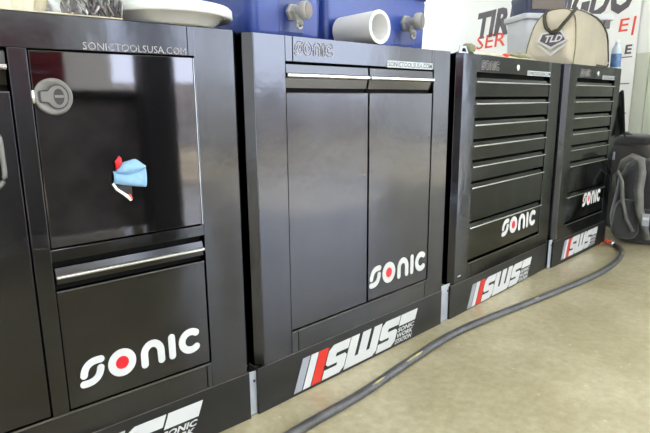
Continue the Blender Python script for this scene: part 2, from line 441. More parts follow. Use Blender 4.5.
# --- third and fourth: seven drawers each
def drawer_cabinet(x, y, rz, W, x0, x1, label, logo, sws, lockx, olg, wr, plx):
    c = cabinet('tool_cabinet', x, y, rz, W, [(x0, x1, LO, T)], (x0 + .03, x1 - .015), label)
    plinth(c, W, sws, lx=plx, rx=.010)
    bars = [.9025, .8225, .7435, .6645, .585, .5035, .3455]
    lows = [bars[k + 1] + .026 for k in range(6)] + [LO + .012]
    for k in range(7):
        d = drawer(c, x0, x1, lows[k], bars[k])
        if k == 6: sonic_logo(*logo, .0028).build('logo', d)
    mb = MB(); Rl = Matrix.Translation((lockx, .0005, .9640)) @ Matrix.Rotation(PI / 2, 4, 'X')
    mb.lathe([(0, 0), (.0125, 0), (.0125, .003), (.010, .005), (0, .005)], M['alu'], 24, T=Rl)
    lk = mb.build('lock', c, smooth=True)
    MB().box(lockx - .0012, lockx + .0012, -.0050, -.0042, .9585, .9695, M['latch_d']).build('keyhole', lk)
    sonic_logo(*olg, 0, outline=True).build('outlined_logo', c)
    rail_writing(c, *wr, label_plate=True)
    return c
W3 = .866
c3 = drawer_cabinet(1.313, 0, .0254, W3, .095, .756, 'black seven-drawer tool cabinet right of the two-door cabinet',
                    (.375, .705, .2575, .332), (.108, .006, .552, .096), .425, (.128, .262, .9480, .9810), (.52, .745), -.022)
W4 = .690
c4 = drawer_cabinet(2.238, .0039, 0, W4, .093, .605, 'black seven-drawer tool cabinet at the far end of the row',
                    (.312, .556, .2675, .3435), (.083, .020, .455, .098), .352, (.125, .245, .9470, .9795), (.42, .59), -.022)
# small white scratch on the third cabinet's foot rail, raised corner tab on top
MB().box(.024, .046, -.0006, .001, .163, .1675, M['white']).build('paint_chip', c3)
mb = MB()
mb.prism([(-.014, 1.0), (.052, 1.0), (.034, 1.026), (-.006, 1.026)], .012, .016, M['zinc'], 'y')
mb.prism([(.004, 1.006), (.034, 1.006), (.026, 1.018), (.010, 1.018)], .0105, .0122, M['inside'], 'y')
tag(mb.build('corner_tab', c3, bevel=.001), 'raised grey metal corner tab')
# zinc joining plates that close the slots between plinths
for c, wd, zt in ((c2, .026, .131), (c3, .062, .150), (c4, .034, .150)):
    mb = MB()
    mb.box(-.022 - wd, -.022, .0095, .0115, .003, zt - .02, M['zinc'])
    mb.prism([(-.022 - wd, zt - .02), (-.022, zt - .02), (-.012, zt - .004), (-.022 - wd * .9, zt)], .0095, .0115, M['zinc'], 'y')
    mb.lathe([(0, 0), (.004, 0), (.004, .003), (0, .003)], M['latch_d'], 12, T=Matrix.Translation((-.030, .0105, zt - .03)) @ Matrix.Rotation(PI / 2, 4, 'X'))
    tag(mb.build('joining_plate', c, bevel=.0006, seg=1), 'pale zinc plate in the slot between two plinths')

# --- blue shape modelled in place of a reflection in the glossy door (two folds, red tip)
def on_c1(lx, lz, ly=0.):                # local point of cabinet 1 (measured from its right edge) -> world
    X = W1 + lx; c, s = math.cos(th1), math.sin(th1); o = c1.location
    return Vector((o.x + X * c - ly * s, o.y + X * s + ly * c, lz))
r = empty('reflection_shape', on_c1(-.265, .676, -.0005), th1, 'light blue shape with red tip standing in for a reflection in the glossy door', 'modelled reflection')
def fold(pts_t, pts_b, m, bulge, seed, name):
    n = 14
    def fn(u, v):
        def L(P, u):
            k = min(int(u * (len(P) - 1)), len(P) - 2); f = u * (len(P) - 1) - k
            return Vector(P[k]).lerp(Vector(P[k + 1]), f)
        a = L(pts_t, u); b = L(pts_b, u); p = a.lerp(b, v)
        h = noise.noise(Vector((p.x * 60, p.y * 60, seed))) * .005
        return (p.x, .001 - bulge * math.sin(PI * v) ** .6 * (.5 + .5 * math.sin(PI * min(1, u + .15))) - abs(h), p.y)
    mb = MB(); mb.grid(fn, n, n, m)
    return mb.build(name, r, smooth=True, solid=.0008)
fold([(-.030, .022), (-.012, .041), (.014, .047), (.036, .030)], [(-.026, .018), (-.004, .012), (.012, .014), (.030, .024)], M['bluerefl'], .012, 1, 'upper_fold')
fold([(-.034, .024), (-.010, .017), (.014, .020), (.036, .026)], [(-.036, -.002), (-.012, -.008), (.014, -.013), (.034, -.016)], M['bluerefl'], .010, 5, 'lower_fold')
tag(fold([(-.030, .044), (-.022, .052), (-.018, .054), (-.014, .050)], [(-.028, .026), (-.022, .028), (-.018, .032), (-.014, .036)], M['dot'], .004, 9, 'red_corner'), 'red corner of the modelled reflection')
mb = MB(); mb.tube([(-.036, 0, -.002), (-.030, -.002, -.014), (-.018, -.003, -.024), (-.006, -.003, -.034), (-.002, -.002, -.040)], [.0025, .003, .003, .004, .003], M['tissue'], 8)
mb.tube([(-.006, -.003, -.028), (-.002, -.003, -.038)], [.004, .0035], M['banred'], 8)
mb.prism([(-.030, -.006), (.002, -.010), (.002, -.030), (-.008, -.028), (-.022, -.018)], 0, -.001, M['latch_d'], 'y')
tag(mb.build('pink_tip', r, smooth=False), 'dark and pink tip of the modelled reflection')

# ------------------------------------------------------------------ things on top of the cabinets
ZT = H
# white basin
def basin(loc, label):
    r = empty('basin', loc, 0, label, 'basin')
    mb = MB()
    mb.lathe([(0, .003), (.080, .003), (.087, 0), (.106, .004), (.126, .024), (.134, .025), (.147, .020), (.150, .024), (.149, .040), (.144, .045), (.132, .0445),
              (.120, .032), (.105, .010), (.088, .008), (0, .008)], M['plastic'], 72)
    mb.build('bowl', r, smooth=True)
    return r
basin((.222, .096, ZT), 'shallow round white plastic basin on the nearest cabinet')
def blob(name, loc, size, m, seed, amp=.25, freq=3., label=None, cat=None, sub=4, group=None, parent=None, base=None, f2=9, a2=.08):
    bm = bmesh.new(); bmesh.ops.create_icosphere(bm, subdivisions=sub, radius=1)
    for v in bm.verts:
        p = v.co.copy(); n1 = noise.noise(p * freq + Vector((seed, seed * 2, 0))); n2 = noise.noise(p * f2 + Vector((0, seed, 3)))
        ridged = 1 - abs(n1) * 2
        v.co = p * (1 + amp * (ridged - .5) + a2 * n2)
        v.co = Vector((v.co.x * size[0], v.co.y * size[1], v.co.z * size[2]))
        if base is not None: v.co.z = max(v.co.z, base)
    me = bpy.data.meshes.new(name); bm.to_mesh(me); bm.free(); me.materials.append(m)
    me.polygons.foreach_set('use_smooth', [True] * len(me.polygons))
    o = bpy.data.objects.new(name, me); COL.objects.link(o); o.location = loc
    if parent: o.parent = parent
    return tag(o, label, cat, group)
for k, (x, y, s) in enumerate(((.165, .080, .040), (.252, .092, .044), (.208, .166, .038))):
    blob('crumpled_tissue', (x, y, ZT + .010 + s * .72), (s, s * .9, s * .8), M['tissue'], 3 + k, .35, 2.6, 'crumpled white tissue lying in the round white basin', 'tissue',
         group='white tissues in the basin', base=-s * .7)

# cream plastic bag with pleats and the bundle of film strips beside it (far left)
def pleat(u, v):
    a = 2 * PI * u; w = 1 + .05 * math.sin(a * 13) + .03 * math.sin(a * 29 + 1); z = v * .13
    q = 1 + .05 * math.sin(v * 9 + a * 2)
    return (math.copysign(abs(math.cos(a)) ** .5, math.cos(a)) * .135 * w * q, math.copysign(abs(math.sin(a)) ** .5, math.sin(a)) * .085 * w * q, z)
mb = MB(); mb.grid(pleat, 150, 14, M['cream'], wrap=True)
mb.box(-.12, .12, -.07, .07, .0, .004, M['cream'])
o = mb.build('plastic_bag', smooth=True); o.location = (-.178, .125, ZT + .004); o.rotation_euler = (0, 0, th1)
tag(o, 'cream coloured pleated plastic bag at the left end of the cabinet tops', 'plastic bag')
r = empty('plastic_film', (.040, .050, ZT), 0, 'bundle of crumpled grey and clear plastic film between bag and basin', 'plastic film')
for nm, mm, cnt, sd in (('pale_strips', M['film'], 46, 1), ('dark_strips', M['filmd'], 22, 2)):
    mb = MB(); rnd = random.Random(sd)
    for k in range(cnt):
        x = rnd.uniform(-.050, .040); y = rnd.uniform(-.05, .03); l = rnd.uniform(.05, .11); le = rnd.uniform(-.035, .03)
        pts = [(x + le * t + .01 * math.sin(6 * t + k), y + .02 * t, .004 + l * t) for t in (0, .25, .5, .75, 1)]
        mb.tube(pts, [.0035, .005, .005, .004, .002], mm, 6, flat=.35)
    mb.build(nm, r, smooth=True)
o = blob('plastic_film', (.040, .265, ZT + .038), (.04, .035, .05), M['plastic'], 12, .4, 3, 'small crumpled white plastic film behind the white basin', 'plastic film', base=-.037)
mb = MB(); mb.box(-.44, .20, -.004, .32, 0, .003, M['cream'])
o = mb.build('top_mat', bevel=.001); o.rotation_euler = (0, 0, th1); q = on_c1(-.452, ZT, .001); o.location = q
tag(o, 'thin cream mat on top of the nearest cabinet', 'mat')

# blue coolers
def rbox(mb, x0, x1, y0, y1, z0, z1, rr, m, n=6, top=1.0, rz=.012):
    """upright box with rounded corners, slight draft and rounded rims"""
    cx, cy = (x0 + x1) / 2, (y0 + y1) / 2; hx, hy = (x1 - x0) / 2, (y1 - y0) / 2
    def ring(z, s, ins):
        P = []
        for sx, sy, a0 in ((1, 1, 0), (-1, 1, 90), (-1, -1, 180), (1, -1, 270)):
            for k in range(n + 1):
                a = math.radians(a0 + 90 * k / n)
                P.append((cx + (sx * (hx - rr) + (rr - ins) * math.cos(a)) * s, cy + (sy * (hy - rr) + (rr - ins) * math.sin(a)) * s, z))
        return P
    zs = [(z0, 1, rz), (z0 + rz * .3, 1, rz * .3), (z0 + rz, 1, 0)] + [(z0 + rz + (z1 - z0 - 2 * rz) * t, 1 + (top - 1) * t, 0) for t in (.33, .66, 1)] + [(z1 - rz * .3, top, rz * .3), (z1, top, rz)]
    R = [ring(*q) for q in zs]; c = len(R[0]); vs = [p for q in R for p in q]
    fs = [[i * c + k, i * c + (k + 1) % c, (i + 1) * c + (k + 1) % c, (i + 1) * c + k] for i in range(len(R) - 1) for k in range(c)]
    fs += [list(range(c))[::-1], [(len(R) - 1) * c + k for k in range(c)]]
    mb.add(vs, fs, m); return mb
def smooth_by_angle(o, ang=.6):
    me = o.data
    bm = bmesh.new(); bm.from_mesh(me)
    for e in bm.edges: e.smooth = (len(e.link_faces) == 2 and e.calc_face_angle(0) < ang)
    for f in bm.faces: f.smooth = True
    bm.to_mesh(me); bm.free()
    return o
def cooler(loc, rz, w, dp, h, tx, tz, label, arch, ts):
    r = empty('cooler', loc, rz, label, 'cooler', 'blue coolers on the cabinet tops')
    mb = MB(); rbox(mb, 0, w, 0, dp, 0, h, .028, M['blue'], top=1.03)
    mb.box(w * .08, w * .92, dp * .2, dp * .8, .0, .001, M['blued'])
    b = smooth_by_angle(mb.build('tank', r))
    mb = MB(); rbox(mb, -.012, w + .012, -.012, dp + .012, h - .004, h + .035, .034, M['blue'])
    smooth_by_angle(mb.build('lid', r))
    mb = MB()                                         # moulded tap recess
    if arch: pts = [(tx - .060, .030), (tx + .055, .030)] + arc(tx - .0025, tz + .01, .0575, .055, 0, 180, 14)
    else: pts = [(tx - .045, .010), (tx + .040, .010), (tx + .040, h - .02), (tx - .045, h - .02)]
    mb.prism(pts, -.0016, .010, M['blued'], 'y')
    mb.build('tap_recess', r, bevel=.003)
    TS = Matrix.Translation((tx, 0, tz)) @ Matrix.Scale(ts, 4) @ Matrix.Translation((-tx, 0, -tz))
    t = MB(); Rm = TS @ Matrix.Translation((tx, -.001, tz)) @ Matrix.Rotation(PI / 2, 4, 'X')
    t.T = Rm
    t.lathe([(0, 0), (.021, 0), (.021, .008), (.016, .010), (.015, .022), (0, .022)], M['tap'], 6)
    t.T = TS @ Matrix.Translation((tx, -.018, tz + .002)) @ Matrix.Rotation(PI / 2, 4, 'X') @ Matrix.Rotation(.35, 4, 'Y')
    t.lathe([(0, 0), (.012, 0), (.012, .014), (.0205, .015), (.0215, .018), (.0215, .030), (.019, .033), (0, .033)], M['tap'], 28)
    t.T = TS
    t.tube([(tx, -.022, tz - .008), (tx - .001, -.026, tz - .026)], [.008, .007], M['tap'], 10)
    tp = smooth_by_angle(t.build('tap', r), .7)
    k = MB(); k.T = TS @ Matrix.Translation((tx, -.018, tz + .002)) @ Matrix.Rotation(PI / 2, 4, 'X') @ Matrix.Rotation(.35, 4, 'Y')
    k.lathe([(0, .0334), (.0175, .0334), (.0175, .0350), (0, .0356)], M['tapcap'], 28); k.T = Matrix()
    tag(smooth_by_angle(k.build('tap_cap', tp)), 'brown-grey round tap cap')
    ring = [(tx - .001 + .0085 * math.cos(a * PI / 8), -.030, tz - .030 + .0105 * math.sin(a * PI / 8)) for a in range(17)]
    k = MB(); k.T = TS; k.tube(ring, .0032, M['tap'], 8, cap=False)
    k.tube([(tx - .001, -.026, tz - .030), (tx - .001, -.034, tz - .030)], .006, M['tapcap'], 12)
    k.build('tap_spout', tp, smooth=True)
    return r
cooler((.412, .030, ZT), 0, .240, .26, .30, .130, .061, 'blue cooler with a grey tap, left one standing beside the white basin', False, 1.05)
cooler((.800, .175, ZT), 0, .520, .26, .195, .395, .106, 'blue cooler with a grey tap, right one standing behind the white tube', True, 1.35)
# white tube lying in front of the right cooler
r = empty('plastic_tube', (.858, .085, ZT), 0, 'wide white plastic tube lying on its side before the right blue cooler', 'tube')
mb = MB(); mb.T = Matrix.Translation((0, .072, .0495)) @ Matrix.Rotation(PI / 2, 4, 'X')
mb.lathe([(.042, 0), (.0440, .001), (.0475, .150), (.0485, .154), (.0475, .156), (.0380, .156), (.0370, .154), (.035, .020), (0, .020)], M['tube'], 56)
mb.T = Matrix(); smooth_by_angle(mb.build('tube_wall', r), .9)

# grey tote, crate on it, tan bag, bottles, cloth
r = empty('storage_tote', (2.868, .365, ZT), -.60, 'light grey plastic storage tote behind the tan bag', 'storage tote')
mb = MB(); rbox(mb, -.250, .250, -.105, .105, 0, .285, .03, M['tote'], top=1.05)
for x in (-.19, -.17): mb.box(x, x + .008, -.114, -.100, .240, .265, M['tote_d'])
smooth_by_angle(mb.build('tub', r))
mb = MB(); rbox(mb, -.275, .290, -.13, .13, .276, .308, .03, M['tote'], rz=.006)
for x in (-.12, -.04, .04, .12): mb.box(x - .022, x + .022, -.10, .10, .308, .312, M['tote'])
lid = smooth_by_angle(mb.build('lid', r))
mb = MB(); mb.box(.225, .262, -.122, -.108, .230, .276, M['tote_d'])
mb.build('lid_clip', r, bevel=.003)
r = empty('crate', (2.768, .430, ZT + .3125), -.60, 'dark blue crate on top of the grey storage tote', 'crate')
mb = MB(); rbox(mb, -.12, .12, -.085, .085, 0, .10, .015, M['navy'], top=1.1)
smooth_by_angle(mb.build('crate_body', r))
mb = MB(); mb.box(-.10, .10, -.098, -.086, .02, .075, M['brown']); mb.build('front_label', r, bevel=.002)

# tan gear bag
r = empty('gear_bag', (2.272, .006, ZT), 0, 'tan canvas gear bag with shield emblem and dark strap', 'bag')
def sect(h, t, inset=0., D=.245):
    # D-shaped cross section, t 0..1 from front foot over the top to the back foot
    K = [(0, .0), (-.004, .30), (0, .62), (.012, .86), (.045, .975), (.090, 1.0), (.140, .965), (.185, .84), (.215, .62), (.235, .30), (.240, 0)]
    q = t * (len(K) - 1); i = min(int(q), len(K) - 2); f = q - i
    p0, p1, p2, p3 = [Vector(K[max(0, min(len(K) - 1, i + k))]) for k in (-1, 0, 1, 2)]
    c = .5 * ((2 * p1) + (p2 - p0) * f + (2 * p0 - 5 * p1 + 4 * p2 - p3) * f * f + (3 * p1 - p0 - 3 * p2 + p3) * f ** 3)
    y = c.x; y = inset + y * (D - 2 * inset) / D
    return (y, max(0, c.y) * h)
HX = [(0, .256), (.12, .268), (.24, .270), (.33, .256), (.41, .222), (.465, .170), (.505, .110), (.520, .060), (.522, .03)]
def hx(x):
    for (a, ha), (b, hb) in zip(HX, HX[1:]):
        if x <= b: return ha + (hb - ha) * (x - a) / (b - a)
    return HX[-1][1]
def bag_pt(x, t, out=0.):
    ins = .0 if x < .30 else .030 * ((x - .30) / .222) ** 2
    y, z = sect(hx(x), t, ins); n_ = noise.noise(Vector((x * 11, y * 9, z * 10))) * .005 * math.sin(PI * t)
    return (x, y + (-out if t < .5 else out * .3) + n_, z + n_ + out * math.sin(PI * t))
XS = [x * 1.2826 for x in (0, .03, .07, .11, .15, .19, .22, .25, .28, .31, .335, .36, .38, .395, .403, .407)]
mb = MB(); n = 41
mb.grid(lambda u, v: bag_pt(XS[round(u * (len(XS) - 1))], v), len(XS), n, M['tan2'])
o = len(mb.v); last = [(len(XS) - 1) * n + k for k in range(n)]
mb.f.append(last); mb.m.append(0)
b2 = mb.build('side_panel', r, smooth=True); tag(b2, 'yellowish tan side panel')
mb = MB(); fr_ = [bag_pt(0, k / 40) for k in range(41)]
c0 = (.12, .11)
vs = []
for j in range(9):
    q = j / 8
    for p in fr_:
        y = c0[0] + (p[1] - c0[0]) * (1 - q * .98); z = .0 + (p[2]) * (1 - q * .98) + .11 * q * .0
        z = c0[1] + (p[2] - c0[1]) * (1 - q * .98)
        bul = .020 * math.sin(PI / 2 * min(1, q * 2.2)) + noise.noise(Vector((y * 12, z * 12, 4))) * .006 * min(1, q * 3)
        vs.append((-bul, y, z))
fs = [(j * 41 + k, j * 41 + k + 1, (j + 1) * 41 + k + 1, (j + 1) * 41 + k) for j in range(8) for k in range(40)] + [(j * 41 + 40, j * 41, (j + 1) * 41, (j + 1) * 41 + 40) for j in range(8)]
fs.append([8 * 41 + k for k in range(41)])
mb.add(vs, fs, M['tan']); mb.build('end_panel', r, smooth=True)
mb = MB(); mb.tube([(p[0] - .002, p[1], p[2] + .001) for p in fr_], .0028, M['olive'], 6); mb.build('seam_piping', r, smooth=True)
mb = MB(); pp = [bag_pt(x * 1.2826, t, .004) for x, t in ((.02, .40), (.08, .36), (.14, .32), (.2, .30), (.25, .28), (.29, .27), (.325, .26), (.355, .25), (.378, .23), (.395, .20), (.404, .15), (.404, .09), (.395, .03), (.33, .012), (.22, .010))]
mb.tube(pp, [.002] * 3 + [.0042] * 12, M['strap'], 6); mb.build('end_piping', r, smooth=True)
mb = MB()
sp = [(.012, .150, .250), (-.014, .151, .235), (-.034, .140, .205), (-.040, .126, .172), (-.041, .100, .148), (-.040, .067, .157), (-.034, .045, .186), (-.026, .026, .212), (-.010, .008, .244), (.012, .012, .250)]
mb.tube([tuple(v) for v in [Vector(a).lerp(Vector(b_), t) for a, b_ in zip(sp, sp[1:]) for t in (0, .5)]] + [sp[-1]], .0085, M['strap'], 8, flat=1.0)
mb.build('strap', r, smooth=True)
mb = MB(); mb.T = Matrix.Translation((-.032, 0, 0)) @ Matrix.Rotation(-PI / 2, 4, 'Z')
# local x of this frame runs towards the camera along the panel (from back to front)
def py(y): return -y
def pr_(pts, a, b_, m): mb.prism([(-y, z) for y, z in pts], a, b_, m, 'y')
pr_([(.168, .112), (.150, .150), (.052, .158), (.018, .112), (.100, .072)], -.0, -.004, M['plastic'])
pr_([(.155, .113), (.142, .142), (.058, .149), (.033, .112), (.098, .083)], -.004, -.0048, M['banink'])
add_text(mb, M['plastic'], -.0052, 'TLD', -.138, -.052, .104, .136, shear=.012, off=.03)
pr_([(.166, .094), (.154, .094), (.100, .052), (.036, .092), (.024, .092), (.099, .040)], -.0, -.004, M['plastic'])
mb.build('emblem', r)

# bottle beside the tote
r = empty('bottle', (2.902, .030, ZT), 0, 'small pale plastic bottle with blue label at the right end of the cabinets', 'bottle')
mb = MB(); h_ = .150
mb.lathe([(0, 0), (.024, 0), (.026, .004), (.026, h_ * .6), (.023, h_ * .74), (.010, h_ * .88), (.010, h_ * .93), (0, h_ * .93)], M['bottle'], 28)
b = mb.build('bottle_body', r, smooth=True)
MB().lathe([(.0265, .008), (.0268, .009), (.0268, h_ * .52), (.0265, h_ * .53)], M['cyan'], 28).build('bottle_label', b, smooth=True)
MB().lathe([(0, h_ * .9), (.012, h_ * .9), (.012, h_), (0, h_)], M['plastic'], 20).build('cap', r, smooth=True)
# flat folded glove-like cloth on the third cabinet
r = empty('folded_cloth', (1.395, .060, ZT), .0254, 'flat olive and cream cloth with a red tab on the drawer cabinet', 'cloth')
def cl(u, v):
    x = .005 + .52 * u; w = .05 * (1 + .2 * math.sin(u * 9))
    return (x, -w + 2 * w * v, .001 + (.018 + .009 * noise.noise(Vector((u * 9, v * 2, 1)))) * math.sin(PI * min(1, max(0, v))) ** .5 * (1 - .5 * u))
mb = MB(); mb.grid(cl, 50, 10, M['cream']); mb.build('cloth_body', r, smooth=True, fix=False)
blob('rolled_end', (.018, -.012, .0195), (.024, .03, .022), M['olive'], 2, .25, 2.5, parent=r, base=-.019, sub=3)
blob('red_tab', (.285, -.030, .012), (.022, .012, .008), M['banred'], 6, .25, 2.5, parent=r, base=-.008, sub=3)
blob('dark_end', (.43, -.012, .014), (.11, .035, .016), M['olive'], 8, .25, 2.0, parent=r, base=-.013, sub=3)

# dark cloth hanging on the far side of the last cabinet
r = empty('hanging_cloth', (2.978, .03, .62), 0, 'dark cloth hanging on the right side of the far cabinet', 'cloth')
def hc(u, v):
    w = .030 + .045 * v; y = -.055 + .11 * u
    return (.004 + w * math.sin(PI * u) * (1 + .35 * math.sin(9 * u + 5 * v)) * .8, y * (.55 + .6 * v), .25 * (1 - v) + .015 * math.sin(7 * u))
mb = MB(); mb.grid(hc, 26, 20, M['dark']); mb.build('cloth_body', r, smooth=True, solid=.004, fix=False)
mb = MB(); mb.tube([(-.021, 0, .262), (.010, 0, .262), (.016, 0, .275)], .004, M['alu'], 8); mb.build('hook', r, smooth=True)

# ------------------------------------------------------------------ bags on the floor
r = empty('backpack', (3.115, -.125, 0), -1.22, 'large black backpack with grey shoulder straps on the floor', 'backpack')
def sup(cx, cy, cz, sx, sy, sz, m, e=.55, name='x', lean=0, sd=1, nu=44, nv=26, taper=0, wr=.02):
    def fn(u, v):
        a = 2 * PI * u; b = -PI / 2 + PI * v
        s = lambda t: math.copysign(abs(t) ** e, t)
        x = s(math.cos(b)) * s(math.cos(a)); y = s(math.cos(b)) * s(math.sin(a)); z = s(math.sin(b))
        k = 1 - taper * (z + 1) / 2
        n_ = 1 + wr * 3 * noise.noise(Vector((x * 1.6, y * 1.6, z * 1.6 + sd))) + wr * noise.noise(Vector((x * 5, y * 5, z * 5 + sd)))
        return (cx + sx * x * k * n_, cy + sy * y * k * n_ + lean * (z + 1), cz + sz * z * (1 + (n_ - 1) * (z > 0)))
    mb = MB(); mb.grid(fn, nu, nv, m, wrap=True); return mb
sup(0, .005, .245, .17, .105, .245, M['bagblack'], taper=.22, lean=.005, sd=3).build('pack_body', r, smooth=True, fix=False)
sup(-.085, -.120, .15, .075, .05, .115, M['baggrey'], taper=.2, sd=8).build('side_pocket', r, smooth=True, fix=False)
sup(.02, -.090, .11, .12, .045, .10, M['bagblack'], taper=.15, sd=5).build('front_pocket', r, smooth=True, fix=False)
mb = MB(); mb.tube([(-.140, -.09, .42), (-.125, -.13, .485), (-.085, -.155, .515), (-.045, -.165, .50), (-.035, -.175, .43), (-.040, -.185, .33), (-.025, -.185, .22), (.010, -.185, .12), (.030, -.17, .05)],
                   [.014, .022, .026, .028, .030, .030, .028, .024, .018], M['bagstrap'], 14, flat=.8)
s_ = mb.build('shoulder_strap', r, smooth=True)
mb = MB(); mb.tube([(-.160, -.09, .30), (-.165, -.13, .40), (-.150, -.155, .43), (-.125, -.165, .37), (-.112, -.17, .26), (-.085, -.175, .16), (-.045, -.18, .09)], .010, M['bagstrap'], 8)
mb.build('thin_strap', r, smooth=True)
mb = MB(); mb.tube([(.03, -.16, .47), (.065, -.18, .40), (.075, -.185, .30), (.08, -.18, .18)], [.018, .024, .024, .016], M['bagstrap'], 10, flat=.5); mb.build('shoulder_strap', r, smooth=True)
mb = MB(); mb.box(-.010, .026, -.218, -.212, .135, .205, M['grey']); mb.box(-.007, .023, -.2195, -.2175, .17, .185, M['white']); tag(mb.build('buckle', s_, bevel=.002), 'pale grey strap buckle')
r = empty('duffel_bag', (3.355, .03, 0), -1.98, 'tall dark grey-brown duffel bag standing behind the backpack', 'bag')
sup(0, 0, .29, .20, .085, .29, M['duffel'], e=.45, taper=.08, sd=13).build('bag_body', r, smooth=True, fix=False)
mb = MB(); mb.box(-.150, -.050, -.094, -.084, .455, .505, M['grey']); mb.build('name_patch', r, bevel=.002)
mb = MB(); mb.tube([(-.08, -.05, .55), (-.06, -.06, .605), (0, -.06, .625), (.06, -.06, .60), (.08, -.05, .55)], .012, M['strap'], 8); mb.build('handle', r, smooth=True)
sup(.02, .0, .585, .13, .09, .035, M['bagblack'], sd=4).build('top_flap', r, smooth=True, fix=False)

# ------------------------------------------------------------------ hose on the floor
HR = .0135
hp = [(-.35, -.19), (-.05, -.165), (.20, -.150), (.396, -.142), (.629, -.138), (.80, -.122), (.958, -.108), (1.12, -.098), (1.281, -.104), (1.44, -.122), (1.60, -.142), (1.75, -.160), (1.901, -.178), (2.09, -.198),
      (2.272, -.210), (2.43, -.207), (2.58, -.192), (2.72, -.160), (2.81, -.120), (2.865, -.075)]
def catmull(P, n=8):
    out = []
    for i in range(len(P) - 1):
        p0, p1, p2, p3 = [Vector(P[max(0, min(len(P) - 1, i + k))]) for k in (-1, 0, 1, 2)]
        for k in range(n):
            t = k / n; out.append(.5 * ((2 * p1) + (p2 - p0) * t + (2 * p0 - 5 * p1 + 4 * p2 - p3) * t * t + (3 * p1 - p0 - 3 * p2 + p3) * t ** 3))
    out.append(Vector(P[-1])); return out
hc_ = catmull(hp)
r = empty('air_hose', (hp[0][0], hp[0][1], 0), 0, 'black rubber air hose with yellow marks along the concrete floor', 'hose')
off = Vector((hp[0][0], hp[0][1], 0))
path = [Vector((p.x, p.y, HR)) - off for p in hc_]
mb = MB(); mb.tube(path, HR, M['hose'], 14); mb.build('hose_body', r, smooth=True)
for a, b in ((34, 38), (43, 49), (84, 87), (131, 135)):
    seg = [path[i] + Vector((0, -.0062, .0110)) for i in range(a, b)]
    mb = MB(); mb.tube(seg, [.0018] + [.0038] * (len(seg) - 2) + [.0018], M['yellow'], 8, flat=.6); mb.build('yellow_mark', r, smooth=True)
e = path[-1]
mb = MB(); mb.tube([e, e + Vector((.006, .014, .002)), e + Vector((.014, .030, .004))], [.0155, .0155, .011], M['alu'], 14)
mb.tube([e + Vector((.013, .028, .004)), e + Vector((.026, .052, .006))], .013, M['banred'], 14)
tag(mb.build('coupling', r, smooth=True), 'red and silver hose coupling')
cp = catmull([(2.84, -.008), (2.90, .005), (2.97, .010), (3.0, .012), (3.02, .018)], 6)
mb = MB(); mb.tube([(p.x, p.y, .003) for p in cp], .003, M['orange'], 8)
tag(mb.build('cable', smooth=True), 'thin orange cable lying at the foot of the far cabinet', 'cable')

# ------------------------------------------------------------------ the room
def struct(name, mb, **k): return tag(mb.build(name, **k), kind='structure')
X0, X1, Y0, Y1, ZC = -5., 11., -6.5, 3.2, 4.2
struct('floor', MB().box(X0 - .2, X1 + 5, Y0 - 6, Y1 + .2, -.12, 0, M['floor']))
mb = MB(); mb.box(X0 - .2, X1 + .2, Y0 - .2, Y1 + .2, ZC, ZC + .12, M['ceil'])
for k in range(4): mb.box(X0, X1, Y0 + 1.6 + 2.4 * k, Y0 + 1.72 + 2.4 * k, ZC - .22, ZC, M['ceil'])
struct('ceiling', mb)
struct('wall_left', MB().box(X0 - .2, X0, Y0, Y1, 0, ZC, M['wallw']))
struct('wall_back', MB().box(X0, 4.5, Y1, Y1 + .2, 0, ZC, M['wallw']))
def wall_open(name, axis, pos, th_, a0, a1, opens, m):
    """wall with openings [(a,b,z0,z1)]"""
    mb = MB()
    def bx(a, b, z0, z1):
        if b - a < 1e-4 or z1 - z0 < 1e-4: return
        if axis == 'y': mb.box(a, b, pos, pos + th_, z0, z1, m)
        else: mb.box(pos, pos + th_, a, b, z0, z1, m)
    cur = a0
    for (a, b, z0, z1) in opens:
        bx(cur, a, 0, ZC); bx(a, b, 0, z0); bx(a, b, z1, ZC); cur = b
    bx(cur, a1, 0, ZC)
    return struct(name, mb)
wall_open('wall_front', 'y', Y0 - .2, .2, X0, X1, [(-3.4, -.9, 0, 3.2), (1.9, 3.2, 0, 3.8), (3.8, 8.8, 0, 3.8)], M['wallw'])
wall_open('wall_far_right', 'x', X1, .2, Y0, Y1, [(-6.0, -3.4, 0, 3.2), (-2.4, 1.2, .9, 3.0)], M['wallw'])
struct('reflection_wall', MB().box(2.0, 16.0, Y0 - 3.2, Y0 - 3.0, 0, 1.22, M['bench']))  # low unseen wall added outside to darken the reflections in the doors
# banner wall: runs obliquely past the end of the cabinet row
thw = math.radians(-113.67); A = Vector((4.2, 1.703, 0)); dv = Vector((math.cos(thw), math.sin(thw), 0))
wr = bpy.data.objects.new('tmp', None)
TW = Matrix.Translation(A) @ Matrix.Rotation(thw, 4, 'Z')          # local x = s along the wall, local -y faces the cabinets?
# local +y of this frame points away from (or to) the camera; test the side
cam_pos = Vector((-.40934667, -1.08127818, .83709826))
side = 1 if (TW.inverted() @ cam_pos).y > 0 else -1               # side on which the camera stands
def wb(mb, s0, s1, o0, o1, z0, z1, m): mb.box(s0, s1, side * o0, side * o1, z0, z1, m)
mb = MB(); mb.T = TW; wb(mb, -1.62, 2.9, -.20, -.012, 1.12, ZC, M['wallw']); wb(mb, -1.62, 2.9, -.20, -.020, 0, 1.12, M['wallw'])
struct('wall_right', mb)
mb = MB(); mb.T = TW; s = -1.62
while s < 2.88:
    s2 = min(s + .115, 2.9); wb(mb, s + .003, s2 - .003, -.020, -.006, .0, 1.12, M['wains']); s = s2
struct('trim_1', mb, bevel=.003)
